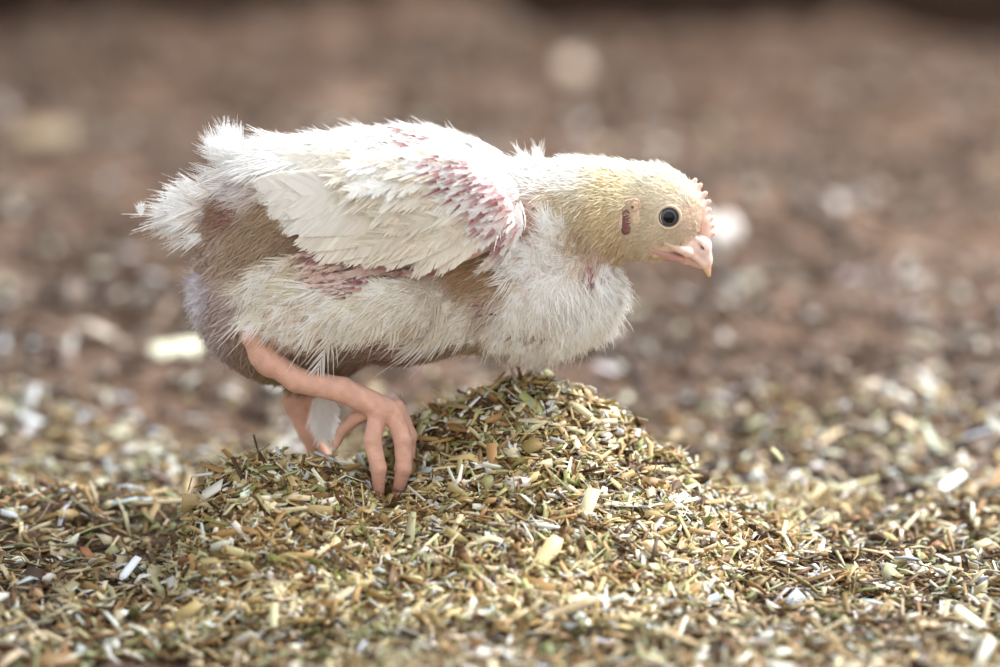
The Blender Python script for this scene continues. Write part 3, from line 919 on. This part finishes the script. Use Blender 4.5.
# fluffy rear edge of the belly
b = coat_feathers([(198, 280), (212, 270), (216, 300), (208, 345), (196, 330)], 40, 13, 190, [(224, 222, 236), (240, 240, 246)], [(190, 170, 172)], tmpl=T_fluff, spread=0.5, tipoff=5)
o = emit('vent_feathers', b, M_vane, root); adopt(o); o['label'] = 'bluish white fluff at the rear of the belly'

# --- wings
def wing_col(v):
    t = np.clip((v[:, 0] - 430) / 60, 0, 1)[:, None]
    c = lin((232, 200, 194)) * t + lin((238, 228, 210)) * (1 - t)
    return c * (1 + 0.2 * vnoise(v[:, 0], v[:, 2], 5, 51)[:, None])
def build_wing(sgn):
    f = lambda p: np.where(p[..., 1] * sgn > 0, sd_wing(p), 50.0)
    lo = (265, -92 if sgn < 0 else 45, -275); hi = (525, -45 if sgn < 0 else 92, -140)
    wg, _, _ = sculpt('wing', f, lo, hi, 2.0, M_skin, root, wing_col)
    adopt(wg)
    def flip(r):
        return r if sgn < 0 else (mirror(r[0]), r[1][:, ::-1], r[2])
    # flight feathers: root px, tip px, half width px, layer, tip rgb, root rgb
    FF = [
        ((392, 178), (262, 163), 15, 1), ((396, 182), (253, 172), 16, 2), ((400, 186), (249, 182), 17, 3), ((402, 190), (252, 189), 16, 4), ((404, 194), (264, 195), 17, 5),
        ((408, 196), (276, 206), 20, 6), ((412, 200), (290, 216), 24, 7), ((416, 204), (302, 222), 24, 8), ((424, 208), (308, 234), 27, 9),
        ((432, 210), (312, 246), 28, 10), ((440, 212), (330, 256), 28, 11), ((450, 214), (352, 261), 26, 12), ((460, 216), (374, 265), 24, 13),
        ((470, 218), (396, 268), 22, 14), ((480, 220), (420, 270), 20, 15), ((488, 222), (442, 269), 18, 16),
    ]
    for i, (a, c, hw, lay) in enumerate(FF):
        if i > 6: c = (c[0] + (6 if i < 12 else 0), c[1] - (23 if i < 14 else 17))
        pa = hit(*a); pc = hit(*c)
        off = 1.0 + lay * 0.42
        if pc is None: pc = at_depth(c[0], c[1], -60)
        N0 = nrm(np.array([0.0, -1.0, 0.18]))
        pa = pa + N0 * (off * 0.6)
        pc = project(sd_all, pc[None], 2.5 + off)[0] if sd_all(pc[None])[0] < 8 else pc + N0 * off
        mid = project(sd_all, ((pa + pc) / 2)[None], 3.0 + off)[0]
        P1 = 2 * mid - (pa + pc) / 2
        P1[2] += 5
        L = np.linalg.norm(pc - pa)
        tm = feather_template(80, hw / L * 1.05, 100 + i, ang=50, fray=0.012, gap=2.2, broad=True)
        tip = (249, 243, 232) if i > 8 else (250, 247, 241)
        bs = (240, 228, 208)
        r_ = feathers(pa[None], P1[None], pc[None], N0[None], np.array([L]), tm, np.array([lin(bs)]), np.array([lin(tip)]),
                      rach_col=np.array([lin((236, 218, 190))]), zwave=0.004, seed=i, cup=0.10, tipw=0.95)
        fo = emit('flight_feather', [flip(r_)], M_vane, wg)
    # coverts
    b = []
    dd = dict(f=sd_all, both=False, zw=0.02)
    cv = [feather_template(20, 0.27, 80 + s, ang=42, fray=0.06, gap=1.6, broad=True) for s in range(3)]
    b += coat_feathers([(380, 170), (470, 175), (492, 215), (480, 240), (420, 215), (385, 190)], 34, 46, 0, CREAM, [(226, 208, 186)], tmpl=cv, spread=0.08, off=9.5, tipoff=2, angf=lambda x, y: 186 + (y - 180) * 0.35, **dd)
    b += coat_feathers([(355, 150), (470, 150), (490, 180), (440, 186), (372, 174)], 44, 36, 184, WHITE, [(244, 234, 224)], tmpl=cv, spread=0.1, off=10, tipoff=2, **dd)
    # white marginal streaks over the upper rear edge
    b += coat_feathers([(262, 158), (300, 145), (370, 142), (420, 148), (400, 162), (320, 166), (270, 172)], 70, 38, 190, WHITE, WHITE, tmpl=T_fluff, spread=0.12, off=7, tipoff=3, **dd)
    # pin feathers with red quills towards the shoulder
    pins = [feather_template(12, 0.13, 90 + s, ang=30, fray=0.1, gap=1.2) for s in range(3)]
    b += coat_feathers([(385, 148), (430, 150), (482, 182), (516, 215), (512, 240), (490, 250), (486, 225), (455, 195), (400, 170)], 120, 23, 0, WHITE, PINKB + [(160, 92, 96)], tmpl=pins, spread=0.14, off=11, tipoff=2, angf=lambda x, y: 184 + np.clip((y - 170), 0, 90) * 0.55, **dd)
    b += coat_feathers([(405, 138), (470, 146), (515, 180), (520, 210), (490, 182), (440, 158)], 90, 24, 0, WHITE, WHITE, tmpl=T_fluff, spread=0.2, off=11.5, tipoff=3, angf=lambda x, y: 180 + np.clip((y - 160), 0, 60) * 0.4, **dd)
    b += coat_feathers([(455, 150), (490, 160), (519, 195), (522, 228), (505, 215), (485, 185)], 110, 20, 0, WHITE, [(240, 214, 208), (255, 250, 248)], tmpl=T_small, spread=0.2, off=2.0, tipoff=5, angf=lambda x, y: 185 + np.clip(y - 170, 0, 60) * 0.8, **dd)
    b += coat_feathers([(500, 190), (520, 205), (520, 235), (508, 240)], 16, 28, 255, WHITE, WHITE, tmpl=T_narrow, spread=0.12, off=10, tipoff=1, **dd)
    b += coat_feathers([(372, 256), (420, 264), (455, 262), (430, 272), (380, 268)], 14, 26, 200, [(236, 216, 208)], PINKB, tmpl=pins, spread=0.12, off=9, tipoff=1, **dd)
    b += coat_feathers([(384, 186), (398, 184), (400, 192), (386, 194)], 4, 22, 200, WHITE, WHITE, tmpl=cv, spread=0.08, off=14, tipoff=3, **dd)
    b += quills([(386, 143), (424, 148), (472, 178), (506, 220), (512, 244), (488, 248), (456, 206), (402, 168)], 95, 11, lambda x, y: 186 + np.clip(y - 160, 0, 90) * 0.55, f=sd_all, off=15.5, both=False, wdt=2.6)
    b += quills([(376, 258), (420, 262), (440, 262), (400, 268)], 12, 10, 200, f=sd_all, off=12, both=False)
    o_ = emit('covert_feathers', [flip(r) for r in b], M_vane, wg); o_['label'] = 'small white covert feathers with pink quills'
build_wing(-1); build_wing(1)

# --- head parts
# eyes
def uvs(name, c, axis, r, colf, mat, parent, nu=48, nv=32):
    axis = nrm(np.array(axis, float)); a = nrm(np.cross(axis, [0, 0, 1.0])); b2 = np.cross(a, axis)
    th = np.linspace(0, math.pi, nv + 1); ph = np.linspace(0, 2 * math.pi, nu, endpoint=False)
    V = []
    for t in th:
        for f_ in ph: V.append(c + r * (math.cos(t) * axis + math.sin(t) * (math.cos(f_) * a + math.sin(f_) * b2)))
    Q = []
    for i in range(nv):
        for j in range(nu): Q.append([i * nu + j, i * nu + (j + 1) % nu, (i + 1) * nu + (j + 1) % nu, (i + 1) * nu + j])
    V = np.array(V); cc = np.repeat(np.array([colf(t) for t in th]), nu, 0)
    return make_mesh(name, W(V), np.array(Q)[:, ::-1], 4, mat, parent, cc)
def eyecol(t):
    if t < 0.50: return lin((4, 4, 6))
    if t < 0.90: return lin((76, 82, 92))
    return lin((28, 28, 32))
def ring(name, c, axis, R, r, col, mat, parent, sq=1.0, nu=56, nv=12, wob=0.0):
    axis = nrm(np.array(axis, float)); a = nrm(np.cross(axis, [0, 0, 1.0])); b2 = np.cross(a, axis)
    V, Q = [], []
    for i in range(nu):
        f_ = 2 * math.pi * i / nu; dr = math.cos(f_) * a + math.sin(f_) * b2 * sq
        rr = R * (1 + wob * math.sin(f_ * 9))
        for j in range(nv):
            g = 2 * math.pi * j / nv
            V.append(c + dr * (rr + r * math.cos(g)) + axis * (r * 0.8 * math.sin(g)))
            Q.append([i * nv + j, ((i + 1) % nu) * nv + j, ((i + 1) % nu) * nv + (j + 1) % nv, i * nv + (j + 1) % nv])
    return make_mesh(name, W(np.array(V)), np.array(Q), 4, mat, parent, np.tile(lin(col), (len(V), 1)))
hp_ = hit(666, 219, sd_body)
for sgn in (-1, 1):
    c = hp_.copy(); ax = np.array([0.10, -1, 0.05])
    if sgn > 0: c = mirror(c); ax = mirror(ax)
    e = uvs('eye', c - ax * 7.0, ax, 11.2, eyecol, M_eye, root); adopt(e)
    e['label'] = 'dark eye with a grey iris'
    l1 = ring('eyelid', c + ax * 0.2, ax, 11.4, 1.9, (214, 198, 172), M_skin, e, sq=0.94)
    l2 = ring('eyelid_rim', c + ax * 1.0, ax, 9.7, 0.8, (110, 92, 80), M_skin, e, sq=0.94)

# ears: bare dark patch below a pink opening
def earf(sgn):
    def f(p):
        q = p.copy(); q[..., 1] = q[..., 1] * (-sgn)
        h1 = hit(623, 214, sd_body); h2 = hit(624, 231, sd_body)
        d = sd_cone(q, h1 + np.array([0, 1.5, 0]), h2 + np.array([0, 1.5, 0]), 4.2, 4.6)
        return d
    return f
H1 = hit(623, 216, sd_body); H2 = hit(624, 231, sd_body); H3 = hit(631, 208, sd_body); H4 = hit(634, 222, sd_body)
for sgn in (-1, 1):
    mf = (lambda p: p) if sgn < 0 else mirror
    f = lambda p: smin(sd_cone(mf(p), H1 + np.array([0, 2.4, 0]), H2 + np.array([0, 3.0, 0]), 4.2, 6.0), sd_cone(mf(p), H3 + np.array([0, 3, 0]), H4 + np.array([0, 3, 0]), 8.2, 6.0), 3) + 0.5 * vnoise(p[..., 0], p[..., 2], 2.2, 77)
    def ec(v):
        dl = sd_cone(v * np.array([1, 0, 1.0]), H1 * np.array([1, 0, 1.0]), H2 * np.array([1, 0, 1.0]), 3.6, 5.2) + 1.6 * vnoise(v[:, 0], v[:, 2], 3.5, 9)
        m = np.clip(1 - dl / 1.6, 0, 1)[:, None]
        n = 1 + 0.25 * vnoise(v[:, 0], v[:, 2], 3, 5)[:, None]
        return (lin((128, 84, 84)) * m + lin((214, 190, 166)) * (1 - m)) * n
    lo = H1.copy(); y0 = H1[1]
    er, _, _ = sculpt('ear', f, (608, (y0 - 12) if sgn < 0 else -(y0 + 14), -248), (648, (y0 + 14) if sgn < 0 else -(y0 - 12), -190), 0.8, M_skin, root, ec)
    adopt(er); er['label'] = 'bare ear with a dark red lobe'
    hh = H3.copy()
    if sgn > 0: hh = mirror(hh)
    ax = np.array([0, sgn * 1.0, 0.1])
    ring('ear_rim', hh + ax * 4.6 + np.array([1.0, 0, 1.0]), ax, 5.2, 1.0, (196, 170, 146), M_skin, er, wob=0.1)
    uvs('ear_opening', hh + ax * 4.8 + np.array([-1, 0, -1]), ax, 1.5, lambda t: lin((110, 76, 68)), M_skin, er, 20, 12)

# beak
G1 = hit(663, 244, sd_body); G2 = hit(682, 247, sd_body); G2 = P(684, 248, -17) if G2 is None else G2
G3 = hit(650, 251, sd_body)
def sd_upper(p):
    d = sd_cone(p, P(676, 243), P(698, 246), 13.5, 12.0, 0.98)
    d = smin(d, sd_cone(p, P(698, 247), P(704, 260), 11.0, 7.2, 0.85), 5)
    d = smin(d, sd_cone(p, P(704, 259), P(708.3, 275.5), 6.6, 1.8, 0.8), 4)
    # ridge along the gape
    q = p.copy(); q[..., 1] = -np.abs(q[..., 1])
    d = smin(d, sd_cone(q, G1, P(686, 250, -14.5), 1.9, 4.8), 3)
    d = smin(d, sd_cone(q, P(688, 250, -13), P(702, 264, -4), 3.0, 2.4), 3)
    # nostril hollow with a flap
    nd = sd_cone(q, P(697.5, 243, -11), P(701, 249, -11.5), 1.7, 1.9)
    d = np.maximum(d, -nd)
    fl_ = sd_cone(q, P(694, 238, -8.5), P(699.5, 240.5, -8.5), 2.6, 2.8)
    return smin(d, fl_, 2)
def beakcol(v):
    t = np.clip((-v[:, 2] - 262) / 14, 0, 1)[:, None]
    n = 1 + 0.12 * vnoise(v[:, 0], v[:, 2], 3, 8)[:, None]
    return np.clip((lin((240, 212, 202)) * (1 - t) + lin((224, 182, 132)) * t) * n, 0, 1)
ub, _, _ = sculpt('upper_beak', sd_upper, (652, -42, -284), (722, 42, -222), 0.75, M_beak, root, beakcol); adopt(ub)
ub['label'] = 'hooked pink upper beak with an ochre tip'
hn = hit(701, 248, sd_upper)
for sgn in (-1, 1):
    cn = hn if sgn < 0 else mirror(hn)
    nn_ = [cn + np.array([t * 0.9, 0, -t * 1.0]) for t in (-1.6, 0, 1.6)]
    fn = lambda p: chain(p, nn_, [0.7, 1.25, 0.8], 0.5)
    no, _, _ = sculpt('nostril', fn, cn - 5, cn + 5, 0.4, M_skin, ub, lambda v: np.tile(lin((112, 78, 74)), (len(v), 1)))
def sd_lower(p):
    d = sd_cone(p, P(655, 248), P(684, 256), 10, 8.0, 1.0)
    d = smin(d, sd_cone(p, P(684, 256), P(700, 266), 7.4, 3.0, 0.9), 3)
    q = p.copy(); q[..., 1] = -np.abs(q[..., 1])
    return smin(d, sd_cone(q, G3, P(678, 257, -13), 3.0, 3.6), 3)
def lowcol(v):
    t = np.clip((-v[:, 2] + np.abs(v[:, 1]) * SP - 246) / 10, 0, 1)[:, None] * np.clip((684 - v[:, 0]) / 6, 0, 1)[:, None]
    return lin((214, 176, 166)) * (1 - t) + lin((192, 146, 140)) * t
lb, _, _ = sculpt('lower_beak', sd_lower, (638, -44, -278), (708, 44, -226), 0.8, M_beak, root, lowcol); adopt(lb)
lb['label'] = 'dusky pink lower beak'

# comb with a saw-toothed edge
CP_ = [(688, 190), (693, 198), (698, 209), (702, 222), (704, 237)]
def sd_comb(p):
    d = None
    for i in range(len(CP_) - 1):
        e = sd_cone(p, P(*CP_[i]), P(*CP_[i + 1]), 7.0, 6.0, 0.8)
        d = e if d is None else smin(d, e, 2)
    for k, (a, b, an) in enumerate([(690, 188, 62), (694, 192, 50), (698, 199, 38), (701, 206, 28), (703, 213, 22), (705, 220, 14), (706, 227, 8), (707, 234, 0)]):
        an = math.radians(an); L = 7.2 if k < 4 else 5.2
        d = smin(d, sd_cone(p, P(a, b), P(a + math.cos(an) * L, b - math.sin(an) * L), 3.5, 2.4, 0.75), 3.0)
    return d
co, _, _ = sculpt('comb', sd_comb, (680, -8, -248), (722, 8, -172), 0.6, M_comb, root, lambda v: np.tile(lin((246, 204, 188)), (len(v), 1)) * (1 + 0.08 * vnoise(v[:, 0], v[:, 2], 3, 2)[:, None]))
adopt(co); co['label'] = 'small salmon pink saw-toothed comb'

# claws
for pts, rs in NEAR_TOES + FAR_TOES:
    a, b = pts[-2], pts[-1]
    dr = nrm(b - a); e1 = b + dr * 5 ; e2 = b + dr * 11 + np.array([0, 0, -3.0])
    f = lambda p: smin(sd_cone(p, b - dr * 2, e1, 3.2, 2.4), sd_cone(p, e1, e2, 2.4, 0.7), 1.5)
    lo = np.minimum(np.minimum(b - dr * 2, e1), e2) - 5; hi = np.maximum(np.maximum(b - dr * 2, e1), e2) + 5
    cl_, _, _ = sculpt('claw', f, lo, hi, 0.8, M_claw, root, lambda v: np.tile(lin((214, 186, 160)), (len(v), 1)))
    adopt(cl_)

# a wisp of down floating behind the tail
wd_ = []
for i in range(3):
    wd_.append(free_feather(P(143.5, 217, 0), P(140 + i * 2.5, 207 - i, i - 1), T_fluff[i % 4], (250, 250, 255), (255, 255, 255), seed=i))
V, Q, Cc = merge(wd_)
o = make_mesh('down_wisp', W(V) - W(P(142, 213, 0)), Q, 4, M_vane, None, Cc); o.location = W(P(142, 213, 0)).tolist()
tag(o, 'tiny white down wisp floating just behind the tail', 'down feather')
